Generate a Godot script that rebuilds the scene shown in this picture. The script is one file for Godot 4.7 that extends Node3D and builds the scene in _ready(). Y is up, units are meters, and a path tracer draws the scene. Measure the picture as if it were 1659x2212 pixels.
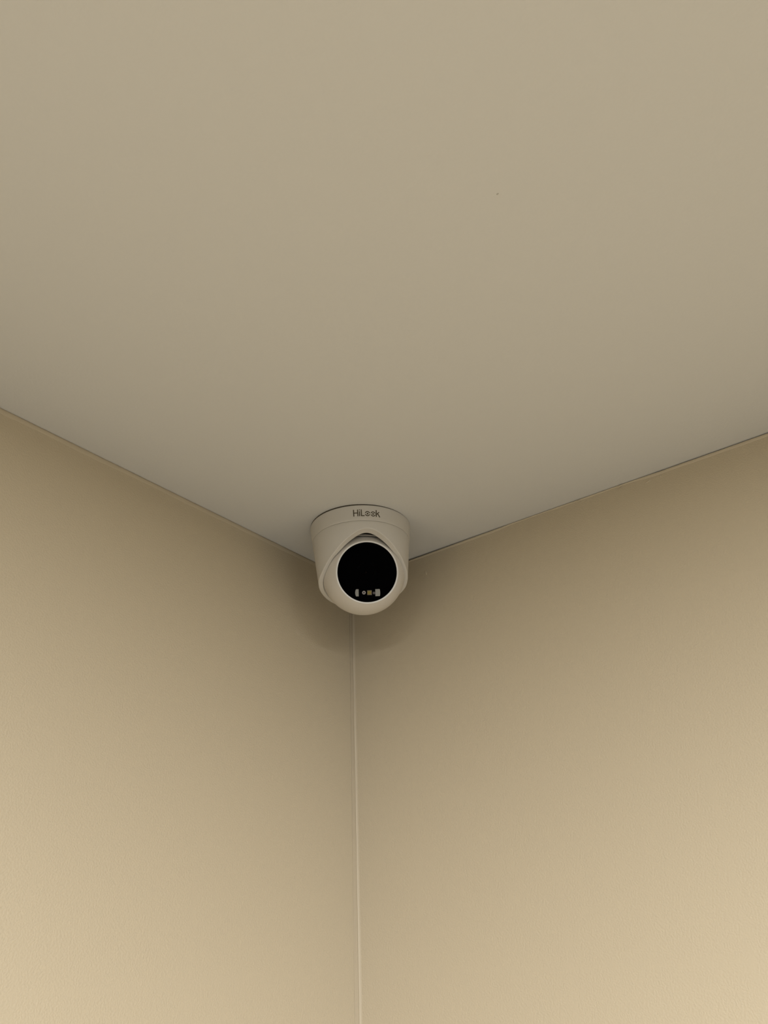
extends Node3D
# A corner of a small beige room seen from below: two vinyl-clad walls, a painted ceiling and a white turret camera.
# The two walls in view meet at x = 0, z = 0; wall_right runs along +x, wall_left along +z; the ceiling is at y = H.

const H := 2.4
const K := 0.1191            # taper of the camera housing: radius lost per metre of drop
const LEAN := Vector2(0.0173, 0.0025)   # the housing axis leans this much (sideways, forwards) per metre of drop

var M := {}
var used := {}


func _ready() -> void:
	# ---- camera, environment, light
	var cam := Camera3D.new()
	cam.name = "camera"
	cam.fov = rad_to_deg(2.0 * atan(1106.0 / 1662.0))
	cam.near = 0.02
	cam.transform = Transform3D(Basis(Vector3(0.79724108, -0.03426634, -0.60268771), Vector3(0.31939112, 0.87114124, 0.37296414), Vector3(0.512246, -0.48983544, 0.70545395)), Vector3(0.55532, H - 0.40070, 0.68885))
	add_child(cam)
	var e := Environment.new()
	e.background_mode = Environment.BG_COLOR
	e.background_color = Color(0, 0, 0)
	e.ambient_light_source = Environment.AMBIENT_SOURCE_DISABLED
	e.tonemap_mode = Environment.TONE_MAPPER_LINEAR
	e.tonemap_exposure = 1.0
	e.sdfgi_enabled = true
	e.ssao_enabled = true
	e.ssil_enabled = true
	var we := WorldEnvironment.new()
	we.name = "environment"
	we.environment = e
	add_child(we)

	make_materials()
	for q in [[0.95, 1.90, "left"], [1.85, 0.95, "right"], [1.75, 1.95, "back"]]:
		ceiling_light(Vector3(q[0], H, q[1]), 0.62, 0.62, 6.1, Color(1.0, 1.0, 1.0), q[2])
	room()
	trims()
	turret_camera()


# ------------------------------------------------------------------ helpers
func numbered(called: String) -> String:
	if not used.has(called):
		used[called] = 0
		return called
	used[called] += 1
	return "%s_%03d" % [called, used[called]]


func obj(called: String, st: SurfaceTool, mat: Material, parent: Node = null) -> MeshInstance3D:
	var o := MeshInstance3D.new()
	o.name = numbered(called) if parent == null else called
	o.mesh = st.commit()
	o.material_override = mat
	o.cast_shadow = GeometryInstance3D.SHADOW_CASTING_SETTING_ON
	(self if parent == null else parent).add_child(o, true)
	return o


func struct(called: String, st: SurfaceTool, mat: Material, label: String, category: String) -> MeshInstance3D:
	var o := obj(called, st, mat)
	o.set_meta("kind", "structure")
	o.set_meta("label", label)
	o.set_meta("category", category)
	return o


func surface() -> SurfaceTool:
	var st := SurfaceTool.new()
	st.begin(Mesh.PRIMITIVE_TRIANGLES)
	return st


# a triangle whose front looks along «out»
func tri(st: SurfaceTool, a: Vector3, b: Vector3, c: Vector3, out: Vector3) -> void:
	var n := (b - a).cross(c - a)
	if n.length_squared() < 1e-22:
		return
	if n.dot(out) > 0.0:
		var t := b
		b = c
		c = t
	st.add_vertex(a)
	st.add_vertex(b)
	st.add_vertex(c)


func quad(st: SurfaceTool, a: Vector3, b: Vector3, c: Vector3, d: Vector3, out: Vector3) -> void:
	tri(st, a, b, c, out)
	tri(st, a, c, d, out)


func box(st: SurfaceTool, lo: Vector3, hi: Vector3) -> void:
	st.set_smooth_group(-1)
	var p := func(i: int) -> Vector3: return Vector3(hi.x if i & 1 else lo.x, hi.y if i & 2 else lo.y, hi.z if i & 4 else lo.z)
	for f in [[0, 2, 6, 4, Vector3.LEFT], [1, 3, 7, 5, Vector3.RIGHT], [0, 1, 5, 4, Vector3.DOWN], [2, 3, 7, 6, Vector3.UP], [0, 1, 3, 2, Vector3.FORWARD], [4, 5, 7, 6, Vector3.BACK]]:
		quad(st, p.call(f[0]), p.call(f[1]), p.call(f[2]), p.call(f[3]), f[4])


# rings of points joined into a skin; rows[i][j], closed round j; group[i] is the smoothing group between rows i and i + 1
func skin(st: SurfaceTool, rows: Array, groups: Array, axis_point: Array, up: Vector3) -> void:
	for i in rows.size() - 1:
		st.set_smooth_group(groups[i])
		var a: Array = rows[i]
		var b: Array = rows[i + 1]
		var n := a.size()
		for j in n:
			var k := (j + 1) % n
			var ra: Vector3 = a[j] - axis_point[i]
			var rb: Vector3 = b[j] - axis_point[i + 1]
			var ha := ra.dot(up)
			var hb := rb.dot(up)
			var base_h: float = (axis_point[i + 1] - axis_point[i]).dot(up) + hb - ha
			var wa: Vector3 = ra - up * ha
			var wb: Vector3 = rb - up * hb
			var radial: Vector3 = (wa + wb).normalized()
			var out: Vector3 = radial * base_h - up * (wb.length() - wa.length())
			quad(st, a[j], b[j], b[k], a[k], out)


# a profile of (radius, height, group) turned about the local z axis; outer surfaces run with the height rising
func lathe(st: SurfaceTool, profile: Array, segments := 128) -> void:
	var rows := []
	var groups := []
	var centres := []
	for q in profile:
		var row := []
		for j in segments:
			var t := TAU * j / segments
			row.append(Vector3(q[0] * cos(t), q[0] * sin(t), q[1]))
		rows.append(row)
		groups.append(q[2] if q.size() > 2 else 0)
		centres.append(Vector3.ZERO)
	skin(st, rows, groups, centres, Vector3(0, 0, 1))


func done(st: SurfaceTool) -> SurfaceTool:
	st.generate_normals()
	return st


func paint(srgb: Color, rough: float, specular := 0.5) -> StandardMaterial3D:
	var m := StandardMaterial3D.new()
	m.albedo_color = srgb
	m.roughness = rough
	m.metallic_specular = specular
	return m


func noise_image(kind: int, period: float, octaves: int, seed_: int, size := 1024) -> Image:
	var n := FastNoiseLite.new()
	n.seed = seed_
	n.noise_type = kind
	n.frequency = 1.0 / period
	n.fractal_octaves = octaves
	n.fractal_type = FastNoiseLite.FRACTAL_FBM if octaves > 1 else FastNoiseLite.FRACTAL_NONE
	return n.get_seamless_image(size, size)


func lin(r: float, g: float, b: float) -> Color:
	return Color(r, g, b).linear_to_srgb()


func make_materials() -> void:
	# leather-grained vinyl wall covering: pebbles of some 3 mm in fine relief
	var grain := noise_image(FastNoiseLite.TYPE_SIMPLEX_SMOOTH, 15.0, 2, 5)
	grain.bump_map_to_normal_map(3.0)
	var w := paint(lin(0.53, 0.455, 0.33), 0.55, 0.35)
	w.normal_enabled = true
	w.normal_texture = ImageTexture.create_from_image(grain)
	w.normal_scale = 0.46
	w.uv1_triplanar = true
	w.uv1_world_triplanar = true
	w.uv1_scale = Vector3.ONE * 6.8
	M.wall = w
	M.caulk = paint(lin(0.535, 0.46, 0.338), 0.5, 0.4)
	# matt ceiling paint with a faint roller stipple
	var stip := noise_image(FastNoiseLite.TYPE_SIMPLEX_SMOOTH, 9.0, 3, 11, 512)
	stip.bump_map_to_normal_map(2.0)
	var c := paint(lin(0.63, 0.62, 0.585), 0.9, 0.2)
	c.normal_enabled = true
	c.normal_texture = ImageTexture.create_from_image(stip)
	c.normal_scale = 0.12
	c.uv1_triplanar = true
	c.uv1_world_triplanar = true
	c.uv1_scale = Vector3.ONE * 5.0
	M.ceiling = c
	M.floor = paint(lin(0.16, 0.16, 0.155), 0.6)
	M.far_wall = paint(lin(0.16, 0.155, 0.145), 0.6, 0.35)
	M.shell = paint(lin(0.64, 0.61, 0.55), 0.42, 0.5)
	M.collar = paint(lin(0.36, 0.34, 0.30), 0.5)
	M.ball = paint(lin(0.66, 0.62, 0.555), 0.4, 0.5)
	M.bezel = paint(lin(0.77, 0.76, 0.73), 0.35, 0.5)
	M.glass = paint(lin(0.0006, 0.0006, 0.0007), 0.12, 0.06)
	M.lens = paint(lin(0.0012, 0.001, 0.0012), 0.2, 0.06)
	M.pupil = paint(lin(0.009, 0.005, 0.005), 0.2, 0.1)
	M.window = paint(lin(0.28, 0.28, 0.26), 0.5, 0.2)
	M.led_ring = paint(lin(0.36, 0.33, 0.32), 0.4, 0.2)
	M.led_core = paint(lin(0.07, 0.06, 0.065), 0.4, 0.2)
	M.led_dim = paint(lin(0.11, 0.098, 0.1), 0.4, 0.2)
	M.led_pad = paint(lin(0.17, 0.145, 0.12), 0.5, 0.2)
	M.phosphor = paint(lin(0.23, 0.185, 0.055), 0.5, 0.2)
	M.print = paint(lin(0.085, 0.07, 0.045), 0.6, 0.3)
	M.speck = paint(lin(0.42, 0.40, 0.36), 0.9)
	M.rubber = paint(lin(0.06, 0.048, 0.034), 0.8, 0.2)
	M.metal = paint(lin(0.75, 0.74, 0.72), 0.4)


# ------------------------------------------------------------------ light, out of the picture behind the viewer
func ceiling_light(at: Vector3, sx: float, sz: float, power: float, tint: Color, side: String) -> void:
	var t := Node3D.new()
	t.name = numbered("ceiling_light")
	t.position = at
	t.set_meta("label", "square white-framed ceiling panel light behind the viewer, the one nearest the %s" % {"left": "left wall", "right": "right wall", "back": "room's far corner"}[side])
	t.set_meta("group", "ceiling panel lights")
	t.set_meta("category", "ceiling light")
	add_child(t)
	var st := surface()
	var f := 0.02
	box(st, Vector3(-sx / 2 - f, -0.012, -sz / 2 - f), Vector3(-sx / 2, 0.0, sz / 2 + f))
	box(st, Vector3(sx / 2, -0.012, -sz / 2 - f), Vector3(sx / 2 + f, 0.0, sz / 2 + f))
	box(st, Vector3(-sx / 2, -0.012, -sz / 2 - f), Vector3(sx / 2, 0.0, -sz / 2))
	box(st, Vector3(-sx / 2, -0.012, sz / 2), Vector3(sx / 2, 0.0, sz / 2 + f))
	obj("frame", done(st), M.metal, t)
	var d := surface()
	box(d, Vector3(-sx / 2, -0.008, -sz / 2), Vector3(sx / 2, -0.002, sz / 2))
	var glow := paint(Color(0.9, 0.9, 0.88), 0.6)
	glow.emission_enabled = true
	glow.emission = tint
	glow.emission_energy_multiplier = 1.5
	obj("diffuser", done(d), glow, t)
	var l := AreaLight3D.new()
	l.name = "panel_light"
	l.area_size = Vector2(sx, sz)
	l.light_color = tint
	l.light_energy = power
	l.shadow_enabled = true
	l.area_range = 8.0
	l.position = Vector3(0, -0.014, 0)
	l.rotation_degrees = Vector3(-90, 0, 0)
	t.add_child(l)


# ------------------------------------------------------------------ room shell
func room() -> void:
	var X := 2.7
	var Z := 3.1
	var st := surface()
	box(st, Vector3(-0.15, H, -0.15), Vector3(X + 0.15, H + 0.12, Z + 0.15))
	var c := struct("ceiling", done(st), M.ceiling, "smooth matt off-white painted ceiling above the camera", "ceiling")
	st = surface()
	st.set_smooth_group(0)
	blob(st, Vector3(0.4308, H, 0.3852), Vector3.DOWN, Vector3.RIGHT, 0.0008, 0.0005, 0.0003)
	obj("pinhole_mark", done(st), M.speck, c)

	st = surface()
	box(st, Vector3(-0.15, -0.12, -0.15), Vector3(X + 0.15, 0.0, Z + 0.15))
	struct("floor", done(st), M.floor, "plain mid-brown floor below the view", "floor")

	# each wall is a solid slab faced with a 12 mm covered panel; the right panel stops short of the ceiling
	st = surface()
	box(st, Vector3(-0.15, 0.0, -0.15), Vector3(-0.012, H, Z + 0.15))
	box(st, Vector3(-0.012, 0.0, 0.0043), Vector3(0.0, H - 0.0003, Z))
	var wl := struct("wall_left", done(st), M.wall, "beige leather-grained vinyl wall left of the corner", "wall")
	st = surface()
	st.set_smooth_group(0)
	blob(st, Vector3(0, H - 0.0952, 0.0941), Vector3.RIGHT, Vector3.UP, 0.0042, 0.0036, 0.0002)
	obj("filler_patch", done(st), M.caulk, wl)
	st = surface()
	box(st, Vector3(-0.012, 0.0, -0.15), Vector3(X + 0.15, H, -0.012))
	box(st, Vector3(0.0, 0.0, -0.012), Vector3(X, H - 0.0017, 0.0))
	struct("wall_right", done(st), M.wall, "beige leather-grained vinyl wall right of the corner", "wall")
	st = surface()
	box(st, Vector3(X, 0.0, -0.012), Vector3(X + 0.15, H, Z + 0.15))
	struct("wall_east", done(st), M.far_wall, "beige vinyl wall behind the viewer on the right", "wall")
	st = surface()
	box(st, Vector3(-0.012, 0.0, Z), Vector3(X, H, Z + 0.15))
	struct("wall_south", done(st), M.far_wall, "beige vinyl wall behind the viewer on the left", "wall")


# a low rounded bump lying on a surface
func blob(st: SurfaceTool, at: Vector3, out: Vector3, along: Vector3, a: float, b: float, h: float) -> void:
	var across := out.cross(along)
	var rows := 5
	var seg := 20
	for i in rows:
		for j in seg:
			var q := []
			for s in [[i, j], [i + 1, j], [i + 1, j + 1], [i, j + 1]]:
				var u: float = 0.5 * PI * s[0] / rows
				var v: float = TAU * (s[1] % seg) / seg
				q.append(at + along * a * cos(u) * cos(v) + across * b * cos(u) * sin(v) + out * h * sin(u))
			quad(st, q[0], q[1], q[2], q[3], out)


# a bead: a cross-section of (along a, along b) points drawn along a line, with «wave» giving the scale at each step
func bead(st: SurfaceTool, from: Vector3, dir: Vector3, length: float, steps: int, a: Vector3, b: Vector3, section: Callable, out: Vector3, crease := 0) -> void:
	var last := []
	for i in steps + 1:
		var s := length * i / steps
		var row := []
		for q in section.call(s):
			row.append(from + dir * s + a * q.x + b * q.y)
		if i:
			for j in row.size() - 1:
				st.set_smooth_group(j if crease < 0 else 0)
				quad(st, last[j], row[j], row[j + 1], last[j + 1], out)
		last = row


func trims() -> void:
	var n := FastNoiseLite.new()
	n.seed = 3
	n.frequency = 18.0
	n.fractal_octaves = 2
	var n2 := FastNoiseLite.new()
	n2.seed = 8
	n2.frequency = 60.0
	# left wall to ceiling: a flattened caulk band some 5 mm high with a hairline above
	var st := surface()
	var sec_left := func(s: float) -> Array:
		var hgt := 0.0056 + 0.0008 * n.get_noise_1d(s) + 0.0003 * n2.get_noise_1d(s)
		var top := 0.0003 + 0.00015 * n2.get_noise_1d(s + 5.0)
		var pts := []
		for k in 9:
			var t := k / 8.0
			pts.append(Vector2(0.00045 * pow(sin(PI * clampf(t * 0.92 + 0.06, 0.0, 1.0)), 0.6) - 0.0002 * t, -lerpf(top, hgt, t)))
		pts[0].x = -0.001
		pts[8].x = -0.0002
		return pts
	bead(st, Vector3(0, H, 0.0), Vector3.BACK, 3.1, 900, Vector3.RIGHT, Vector3.UP, sec_left, Vector3(1, -0.3, 0))
	struct("trim_1", done(st), M.caulk, "smooth beige sealant band where the left wall meets the ceiling", "trim")
	# right wall to ceiling: an uneven smear that closes the gap only in places
	st = surface()
	var sec_right := func(s: float) -> Array:
		var fill := smoothstep(0.20, 0.23, s) * (1.0 - smoothstep(0.36, 0.40, s))
		var top := lerpf(0.0006 + 0.0008 * (1.0 - smoothstep(0.09, 0.2, s)), 0.0002, fill) + 0.0002 * n2.get_noise_1d(s)
		var hgt := 0.0040 + 0.0008 * n.get_noise_1d(s + 2.0) + 0.0003 * n2.get_noise_1d(s + 9.0) - 0.0020 * fill
		var pts := []
		for k in 9:
			var t := k / 8.0
			pts.append(Vector2(0.0008 * pow(sin(PI * clampf(t * 0.92 + 0.06, 0.0, 1.0)), 0.6) - 0.0002 * t, -lerpf(top, hgt, t)))
		pts[0].x = -0.002
		pts[8].x = -0.0002
		return pts
	bead(st, Vector3(0, H, 0.0), Vector3.RIGHT, 2.7, 900, Vector3.BACK, Vector3.UP, sec_right, Vector3(0, -0.3, 1))
	for q in [[0.3819, 0.0072, 0.0030, 0.0008], [0.3790, 0.0085, 0.0010, 0.0006], [0.3082, 0.0020, 0.0022, 0.0010], [0.3541, 0.0018, 0.0036, 0.0008], [0.112, 0.0245, 0.0014, 0.0028], [0.395, 0.006, 0.0010, 0.0006]]:
		st.set_smooth_group(0)
		blob(st, Vector3(q[0], H - q[1], 0.0 if q[1] > 0.005 else 0.0006), Vector3.BACK, Vector3(0.96, 0.28, 0).normalized(), q[2], q[3], 0.0008)
	struct("trim_2", done(st), M.caulk, "uneven beige sealant smear where the right wall meets the ceiling", "trim")
	# the upright corner: the left panel stops 4 mm short; a flat fillet fills the gap and ends in a ridge on the right wall
	st = surface()
	var sec_corner := func(s: float) -> Array:
		var shift := lerpf(0.0015, 0.0024, smoothstep(0.1, 0.45, s)) + 0.0003 * n.get_noise_1d(s * 0.6)
		var w := 0.0036 - 0.0005 * (1.0 - smoothstep(0.1, 0.5, s)) + 0.0002 * n.get_noise_1d(s * 0.8 + 7.0)
		var wide := 0.0030 + 0.0005 * n.get_noise_1d(s * 0.7 + 4.0)
		var ridge := 0.0010 + 0.0002 * n.get_noise_1d(s + 3.0)
		return [Vector2(-0.0016, 0.0044), Vector2(-0.0013, w + 0.0004), Vector2(-0.0003, w + 0.0002), Vector2(-0.0002, 0.0018), Vector2(-0.0002, 0.0005), Vector2(shift + 0.0001, 0.0004), Vector2(shift + 0.0005, ridge), Vector2(shift + 0.0008, ridge * 0.98), Vector2(shift + 0.0008 + wide * 0.36, ridge * 0.32), Vector2(shift + 0.0008 + wide * 0.7, 0.0001), Vector2(shift + 0.0010 + wide * 0.9, -0.0004)]
	bead(st, Vector3(0, H - 0.0005, 0), Vector3.DOWN, H - 0.0005, 700, Vector3.RIGHT, Vector3.BACK, sec_corner, Vector3(1, 0, 1), -1)
	struct("trim_3", done(st), M.caulk, "thin upright sealant bead running down the corner below the camera", "trim")


# ------------------------------------------------------------------ the turret camera
func radius(d: float) -> float:
	return 0.055 - K * d


func spot(phi: float, r: float, d: float) -> Vector3:
	return Vector3(LEAN.x * d + r * sin(phi), -d, LEAN.y * d + r * cos(phi))


func table(x: float, t: Array) -> float:
	for i in t.size() - 1:
		if x <= t[i + 1][0]:
			var p0: Array = t[maxi(i - 1, 0)]
			var p1: Array = t[i]
			var p2: Array = t[i + 1]
			var p3: Array = t[mini(i + 2, t.size() - 1)]
			var h: float = p2[0] - p1[0]
			var m1: float = 0.0 if i == 0 else (p2[1] - p0[1]) / (p2[0] - p0[0])
			var m2: float = 0.0 if i + 2 >= t.size() else (p3[1] - p1[1]) / (p3[0] - p1[0])
			var u: float = (x - p1[0]) / h
			return p1[1] * (2 * u * u * u - 3 * u * u + 1) + h * m1 * (u * u * u - 2 * u * u + u) + p2[1] * (-2 * u * u * u + 3 * u * u) + h * m2 * (u * u * u - u * u)
	return t[-1][1]


func shell_rows(st: SurfaceTool, profile: Callable, groups: Array, segments := 240) -> void:
	var rows := []
	var centres := []
	for j in segments:
		var phi := TAU * j / segments
		var p: Array = profile.call(phi)
		for i in p.size():
			if j == 0:
				rows.append([])
			rows[i].append(spot(phi, p[i].x, p[i].y))
	for i in rows.size():
		var c := Vector3.ZERO
		centres.append(c)
	skin(st, rows, groups, centres, Vector3.UP)


func turret_camera() -> void:
	var t := Node3D.new()
	t.name = numbered("security_camera")
	var up := Vector3(-0.00199976, 0.9998779, 0.01549811).normalized()
	var front := Vector3(0.71207681, -0.00945743, 0.70203787)
	front = (front - up * front.dot(up)).normalized()
	t.transform = Transform3D(Basis(up.cross(front), up, front), Vector3(0.09336903, H - 0.0006, 0.09846235))
	t.set_meta("label", "white turret security camera with a round black front, mounted on the ceiling in the corner")
	t.set_meta("category", "security camera")
	add_child(t)

	# mounting ring under the ceiling
	var st := surface()
	var ring := func(_phi: float) -> Array:
		var p := [Vector2(0.046, 0.0169), Vector2(radius(0.0169) - 0.0003, 0.0169), Vector2(radius(0.0167) - 0.0001, 0.0167), Vector2(radius(0.0162), 0.0162)]
		for k in 5:
			p.append(Vector2(radius(0.0162 - 0.0030 * (k + 1)), 0.0162 - 0.0030 * (k + 1)))
		p.append_array([Vector2(radius(0.0006), 0.0006), Vector2(0.0548, 0.0001), Vector2(0.0542, -0.0001), Vector2(0.0, -0.0001)])
		return p
	shell_rows(st, ring, [1, 1, 1, 1, 1, 1, 1, 1, 1, 1, 2, 2, 2])
	var mr := obj("mounting_ring", done(st), M.shell, t)

	# dark seal squeezed between the ring and the ceiling, thicker where the ring hangs lower
	st = surface()
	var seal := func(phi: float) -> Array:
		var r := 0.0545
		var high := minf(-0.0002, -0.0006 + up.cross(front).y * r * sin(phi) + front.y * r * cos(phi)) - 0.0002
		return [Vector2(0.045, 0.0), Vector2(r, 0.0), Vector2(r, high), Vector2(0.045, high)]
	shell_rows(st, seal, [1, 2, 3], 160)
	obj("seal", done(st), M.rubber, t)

	# housing with the swept opening for the eyeball
	var outer := [[0, 25.6], [9, 27.2], [18, 31.4], [30, 38.0], [41, 45.0], [50, 49.8], [58, 54.2], [66, 57.9], [74, 60.6], [82, 62.6], [91, 64.5], [98, 66.0], [112, 68.0], [126, 70.6], [138, 72.4], [150, 73.4], [180, 74.2]]
	var drop := [[0, 1.3], [10, 1.2], [20, 0.7], [32, 0.3], [48, -0.8], [63, -0.9], [80, -0.4], [100, 0.8], [130, 1.6], [180, 2.2]]
	var inset := [[0, 8.0], [10, 7.8], [20, 7.2], [35, 6.0], [50, 4.8], [65, 4.5], [180, 4.5]]
	st = surface()
	var body := func(phi: float) -> Array:
		var deg := absf(rad_to_deg(wrapf(phi, -PI, PI)))
		var tilt := -0.0009 * sin(phi) * (1.0 if deg < 90 else 0.6)
		var d: float = table(deg, outer) * 0.001 + tilt
		var di: float = d + table(deg, drop) * 0.001
		var r := radius(d)
		var ri := radius(di) - table(deg, inset) * 0.001
		var lip := Vector2(r - ri, d - di)
		var p := [Vector2(0.0, 0.0175), Vector2(0.0445, 0.0175), Vector2(minf(0.0445, ri - 0.0012), lerpf(0.0185, di, 0.5)), Vector2(ri - 0.0010, di - 0.0030), Vector2(ri - 0.0003, di - 0.0007), Vector2(ri, di - 0.0001), Vector2(ri + 0.0004, di)]
		# the band between the inner and the outer edge
		p.append(Vector2(ri, di) + lip * 0.35)
		p.append(Vector2(ri, di) + lip * 0.70)
		var e0 := Vector2(ri, di) + lip * 0.84
		var e1 := Vector2(radius(d - 0.0012), d - 0.0012)
		var corner := Vector2(r + 0.0003, d + 0.0003)
		for k in 5:
			var u := k / 4.0
			p.append(e0.lerp(corner, u).lerp(corner.lerp(e1, u), u))
		for k in 7:
			var dd := lerpf(d - 0.0012, 0.0178, (k + 1) / 7.0)
			p.append(Vector2(radius(dd), dd))
		p.append_array([Vector2(radius(0.0175) - 0.0001, 0.0175), Vector2(radius(0.0172) - 0.0003, 0.0172), Vector2(0.046, 0.0172)])
		return p
	var g := [3, 3, 3, 1, 1, 1, 2, 2, 2, 2, 2, 2, 2, 2, 2, 2, 2, 2, 2, 2, 2, 2, 2, 2]
	shell_rows(st, body, g, 288)
	obj("housing", done(st), M.shell, t)

	# inner collar seen in the gap above the eyeball
	st = surface()
	var collar := func(_phi: float) -> Array:
		var p := []
		for k in 11:
			var a := TAU * k / 10.0
			p.append(Vector2(0.0394 + 0.0006 * cos(a), 0.0272 - 0.0006 * sin(a)))
		return p
	shell_rows(st, collar, [1, 1, 1, 1, 1, 1, 1, 1, 1, 1], 160)
	obj("collar", done(st), M.collar, t)

	eyeball(t)
	lettering(mr)


func eyeball(t: Node3D) -> void:
	var m := Vector3(0.0026, -0.36316, 0.93173).normalized()
	var upv := (Vector3.UP - m * m.y).normalized()
	var rt := upv.cross(m).normalized()
	var roll := deg_to_rad(1.9)
	var x := rt * cos(roll) + upv * sin(roll)
	var rb := 0.0442
	var rim := 0.0326
	var hp := sqrt(rb * rb - rim * rim)
	var st := surface()
	var p := []
	var a0 := -PI / 2
	var a1 := asin(hp / rb) - 0.012
	for k in 49:
		var a := lerpf(a0, a1, k / 48.0)
		p.append([rb * cos(a), rb * sin(a), 1])
	p[-1][2] = 2
	p.append([rim + 0.0001, hp - 0.0003, 2])
	p.append([rim - 0.0012, hp - 0.0004, 2])
	p.append([0.0, hp - 0.0004, 2])
	lathe(st, p, 160)
	var ball := obj("eyeball", done(st), M.ball, t)
	ball.transform = Transform3D(Basis(x, m.cross(x), m), Vector3(0.00184, -0.05338, 0.00027))

	st = surface()
	lathe(st, [[0.0309, hp - 0.0004, 1], [rim - 0.0001, hp - 0.0004, 2], [rim - 0.0001, hp + 0.0001, 3], [rim - 0.0001, hp + 0.0004, 3], [rim - 0.0003, hp + 0.0006, 4], [0.0312, hp + 0.0006, 4], [0.0310, hp + 0.0005, 3], [0.0309, hp - 0.0001, 4], [0.0309, hp - 0.0004, 4]], 160)
	obj("bezel_ring", done(st), M.bezel, ball)
	st = surface()
	lathe(st, [[0.0, hp - 0.0003, 1], [0.0311, hp - 0.0003, 1], [0.0311, hp - 0.0001, 2], [0.0308, hp + 0.0, 2], [0.02, hp + 0.0001, 2], [0.0, hp + 0.0001, 2]], 128)
	obj("front_glass", done(st), M.glass, ball)
	var hz := hp + 0.00005
	# the lens behind the middle of the glass, hardly visible
	st = surface()
	lathe(st, [[0.0102, hz, 1], [0.0102, hz + 0.0003, 1], [0.0094, hz + 0.0003, 1], [0.0094, hz, 1]], 64)
	obj("lens_ring", done(st), M.lens, ball).position = Vector3(-0.0012, 0, 0)
	st = surface()
	lathe(st, [[0.0007, hz, 1], [0.0006, hz + 0.0003, 1], [0.0, hz + 0.0004, 1]], 24)
	obj("lens", done(st), M.pupil, ball).position = Vector3(-0.0012, -0.0003, 0)
	# the row of lamps and sensors
	plate("light_window", ball, M.window, [Vector2(-11.9, -17.5), Vector2(-9.3, -17.5), Vector2(-9.3, -24.8), Vector2(-11.9, -24.8), Vector2(-12.6, -23.7), Vector2(-12.95, -21.2), Vector2(-12.6, -18.7)], hz)
	plate("light_window", ball, M.window, [Vector2(8.0, -17.7), Vector2(12.4, -17.6), Vector2(12.9, -18.6), Vector2(13.05, -21.2), Vector2(12.9, -24.0), Vector2(12.5, -24.9), Vector2(8.0, -24.9)], hz)
	st = surface()
	lathe(st, [[0.0018, hz, 1], [0.0018, hz + 0.0003, 2], [0.0016, hz + 0.0004, 2], [0.0009, hz + 0.0003, 2], [0.0008, hz, 2]], 40)
	var s := obj("infrared_lamp", done(st), M.led_ring, ball)
	s.position = Vector3(-0.00386, -0.0211, 0)
	st = surface()
	lathe(st, [[0.00095, hz, 1], [0.0007, hz + 0.00015, 1], [0.0, hz + 0.0002, 1]], 32)
	obj("lamp_core", done(st), M.led_core, ball).position = Vector3(-0.00386, -0.0211, 0)
	st = surface()
	lathe(st, [[0.0014, hz, 1], [0.0013, hz + 0.0002, 2], [0.0, hz + 0.0003, 2]], 32)
	obj("light_sensor", done(st), M.led_dim, ball).position = Vector3(0.0066, -0.0216, 0)
	plate("lamp_pad", ball, M.led_pad, [Vector2(-0.4, -18.8), Vector2(4.3, -18.8), Vector2(4.3, -23.6), Vector2(-0.4, -23.6)], hz)
	plate("white_lamp", ball, M.phosphor, [Vector2(-0.2, -19.5), Vector2(3.7, -19.3), Vector2(3.7, -22.4), Vector2(3.1, -23.0), Vector2(-0.2, -23.0)], hz + 0.0002)


# a thin plate cut to an outline in millimetres, its edges chamfered
func plate(called: String, parent: Node3D, mat: Material, outline: Array, h: float) -> void:
	var c := Vector2.ZERO
	for q in outline:
		c += q / outline.size()
	var st := surface()
	st.set_smooth_group(-1)
	var n := outline.size()
	for i in n:
		var a: Vector2 = outline[i]
		var b: Vector2 = outline[(i + 1) % n]
		var a2 := c + (a - c) * 0.94
		var b2 := c + (b - c) * 0.94
		var top := h + 0.0003
		var pt := func(v: Vector2, z: float) -> Vector3: return Vector3(v.x * 0.001, v.y * 0.001, z)
		var o := (a + b) / 2 - c
		quad(st, pt.call(a, h), pt.call(b, h), pt.call(b, h + 0.0002), pt.call(a, h + 0.0002), Vector3(o.x, o.y, 0))
		quad(st, pt.call(a, h + 0.0002), pt.call(b, h + 0.0002), pt.call(b2, top), pt.call(a2, top), Vector3(o.x, o.y, o.length()))
		tri(st, pt.call(a2, top), pt.call(b2, top), pt.call(c, top), Vector3(0, 0, 1))
	obj(called, done(st), mat, parent)


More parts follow.
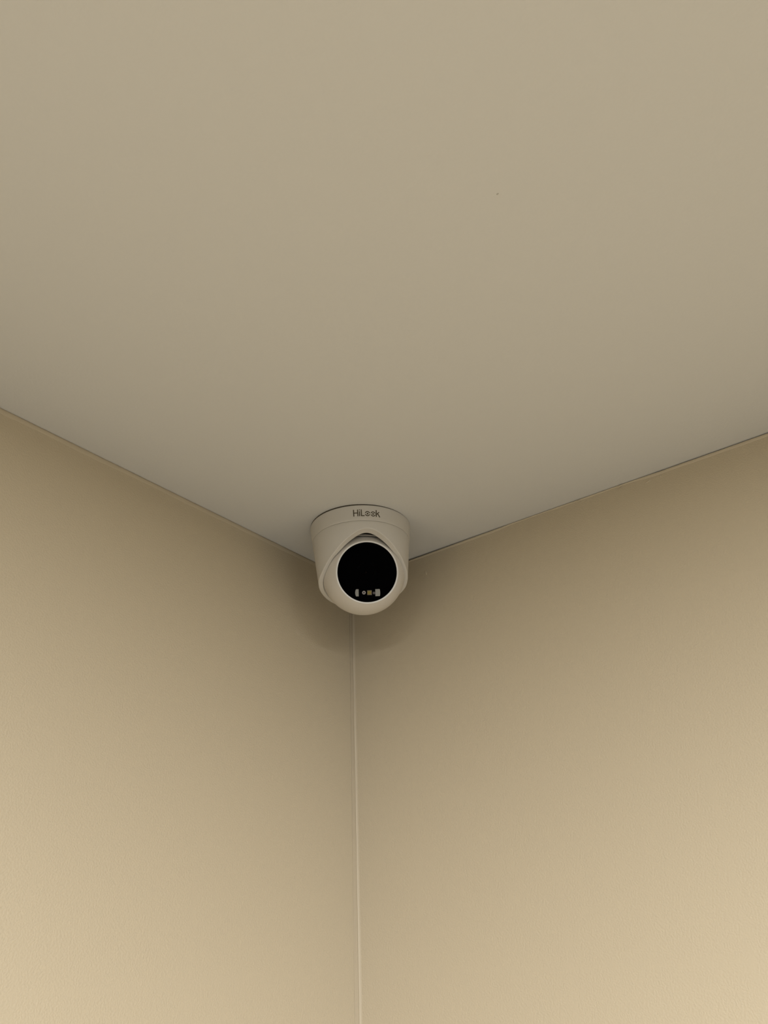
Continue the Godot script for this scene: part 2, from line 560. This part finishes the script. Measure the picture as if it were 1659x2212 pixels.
# raised print on the mounting ring: outlines in (mm round the ring, mm of drop), bent onto its taper
func lettering(parent: Node3D) -> void:
	var st := surface()
	st.set_smooth_group(-1)
	var bars := []
	var u := func(px: float) -> float: return (px - 820.0) * 0.02412
	var rect := func(x0: float, y0: float, x1: float, y1: float) -> Array: return [Vector2(x0, y0), Vector2(x1, y0), Vector2(x1, y1), Vector2(x0, y1)]
	var top := 5.0
	var foot := 12.4
	bars.append(rect.call(u.call(225), top, u.call(268), foot))
	bars.append(rect.call(u.call(402), top, u.call(446), foot))
	bars.append(rect.call(u.call(266), 8.3, u.call(404), 9.25))
	bars.append(rect.call(u.call(480), 7.0, u.call(523), foot))
	bars.append(rect.call(u.call(480), top, u.call(523), 6.0))
	bars.append(rect.call(u.call(560), top, u.call(603), foot))
	bars.append(rect.call(u.call(601), 11.45, u.call(718), foot))
	for cx in [848.0, 1097.0]:
		var c := Vector2(u.call(cx), 9.6)
		for half in 2:
			var arc := []
			for k in 13:
				var a := PI * half + deg_to_rad(lerpf(14, 166, k / 12.0))
				arc.append(c + Vector2(cos(a), sin(a)) * 2.75)
			for k in 13:
				var a := PI * half + deg_to_rad(lerpf(163, 17, k / 12.0))
				arc.append(c + Vector2(cos(a), sin(a)) * 1.85)
			bars.append(arc)
		var dot := []
		for k in 16:
			dot.append(c + Vector2(cos(TAU * k / 16), sin(TAU * k / 16)) * 0.92)
		bars.append(dot)
	bars.append(rect.call(u.call(1218), top, u.call(1262), foot))
	bars.append([Vector2(u.call(1258), 8.9), Vector2(u.call(1345), 6.75), Vector2(u.call(1398), 6.75), Vector2(u.call(1258), 10.2)])
	bars.append([Vector2(u.call(1286), 8.9), Vector2(u.call(1322), 8.35), Vector2(u.call(1428), foot), Vector2(u.call(1375), foot)])
	for b in bars:
		var poly := PackedVector2Array(b)
		var idx := Geometry2D.triangulate_polygon(poly)
		for i in range(0, idx.size(), 3):
			tri(st, on_ring(poly[idx[i]], 0.00012), on_ring(poly[idx[i + 1]], 0.00012), on_ring(poly[idx[i + 2]], 0.00012), on_ring(poly[idx[i]], 1.0))
		var mid := Vector2.ZERO
		for q in poly:
			mid += q / poly.size()
		for i in poly.size():
			var a := poly[i]
			var c2 := poly[(i + 1) % poly.size()]
			var o := on_ring((a + c2) / 2, 0.0) - on_ring(mid, 0.0)
			quad(st, on_ring(a, -0.0001), on_ring(c2, -0.0001), on_ring(c2, 0.00012), on_ring(a, 0.00012), o)
	var l := obj("lettering", done(st), M.print, parent)
	l.set_meta("label", "dark grey printed lettering")


func on_ring(q: Vector2, lift: float) -> Vector3:
	var d := q.y * 0.001
	return spot(q.x * 0.001 / 0.0545, radius(d) + lift, d)
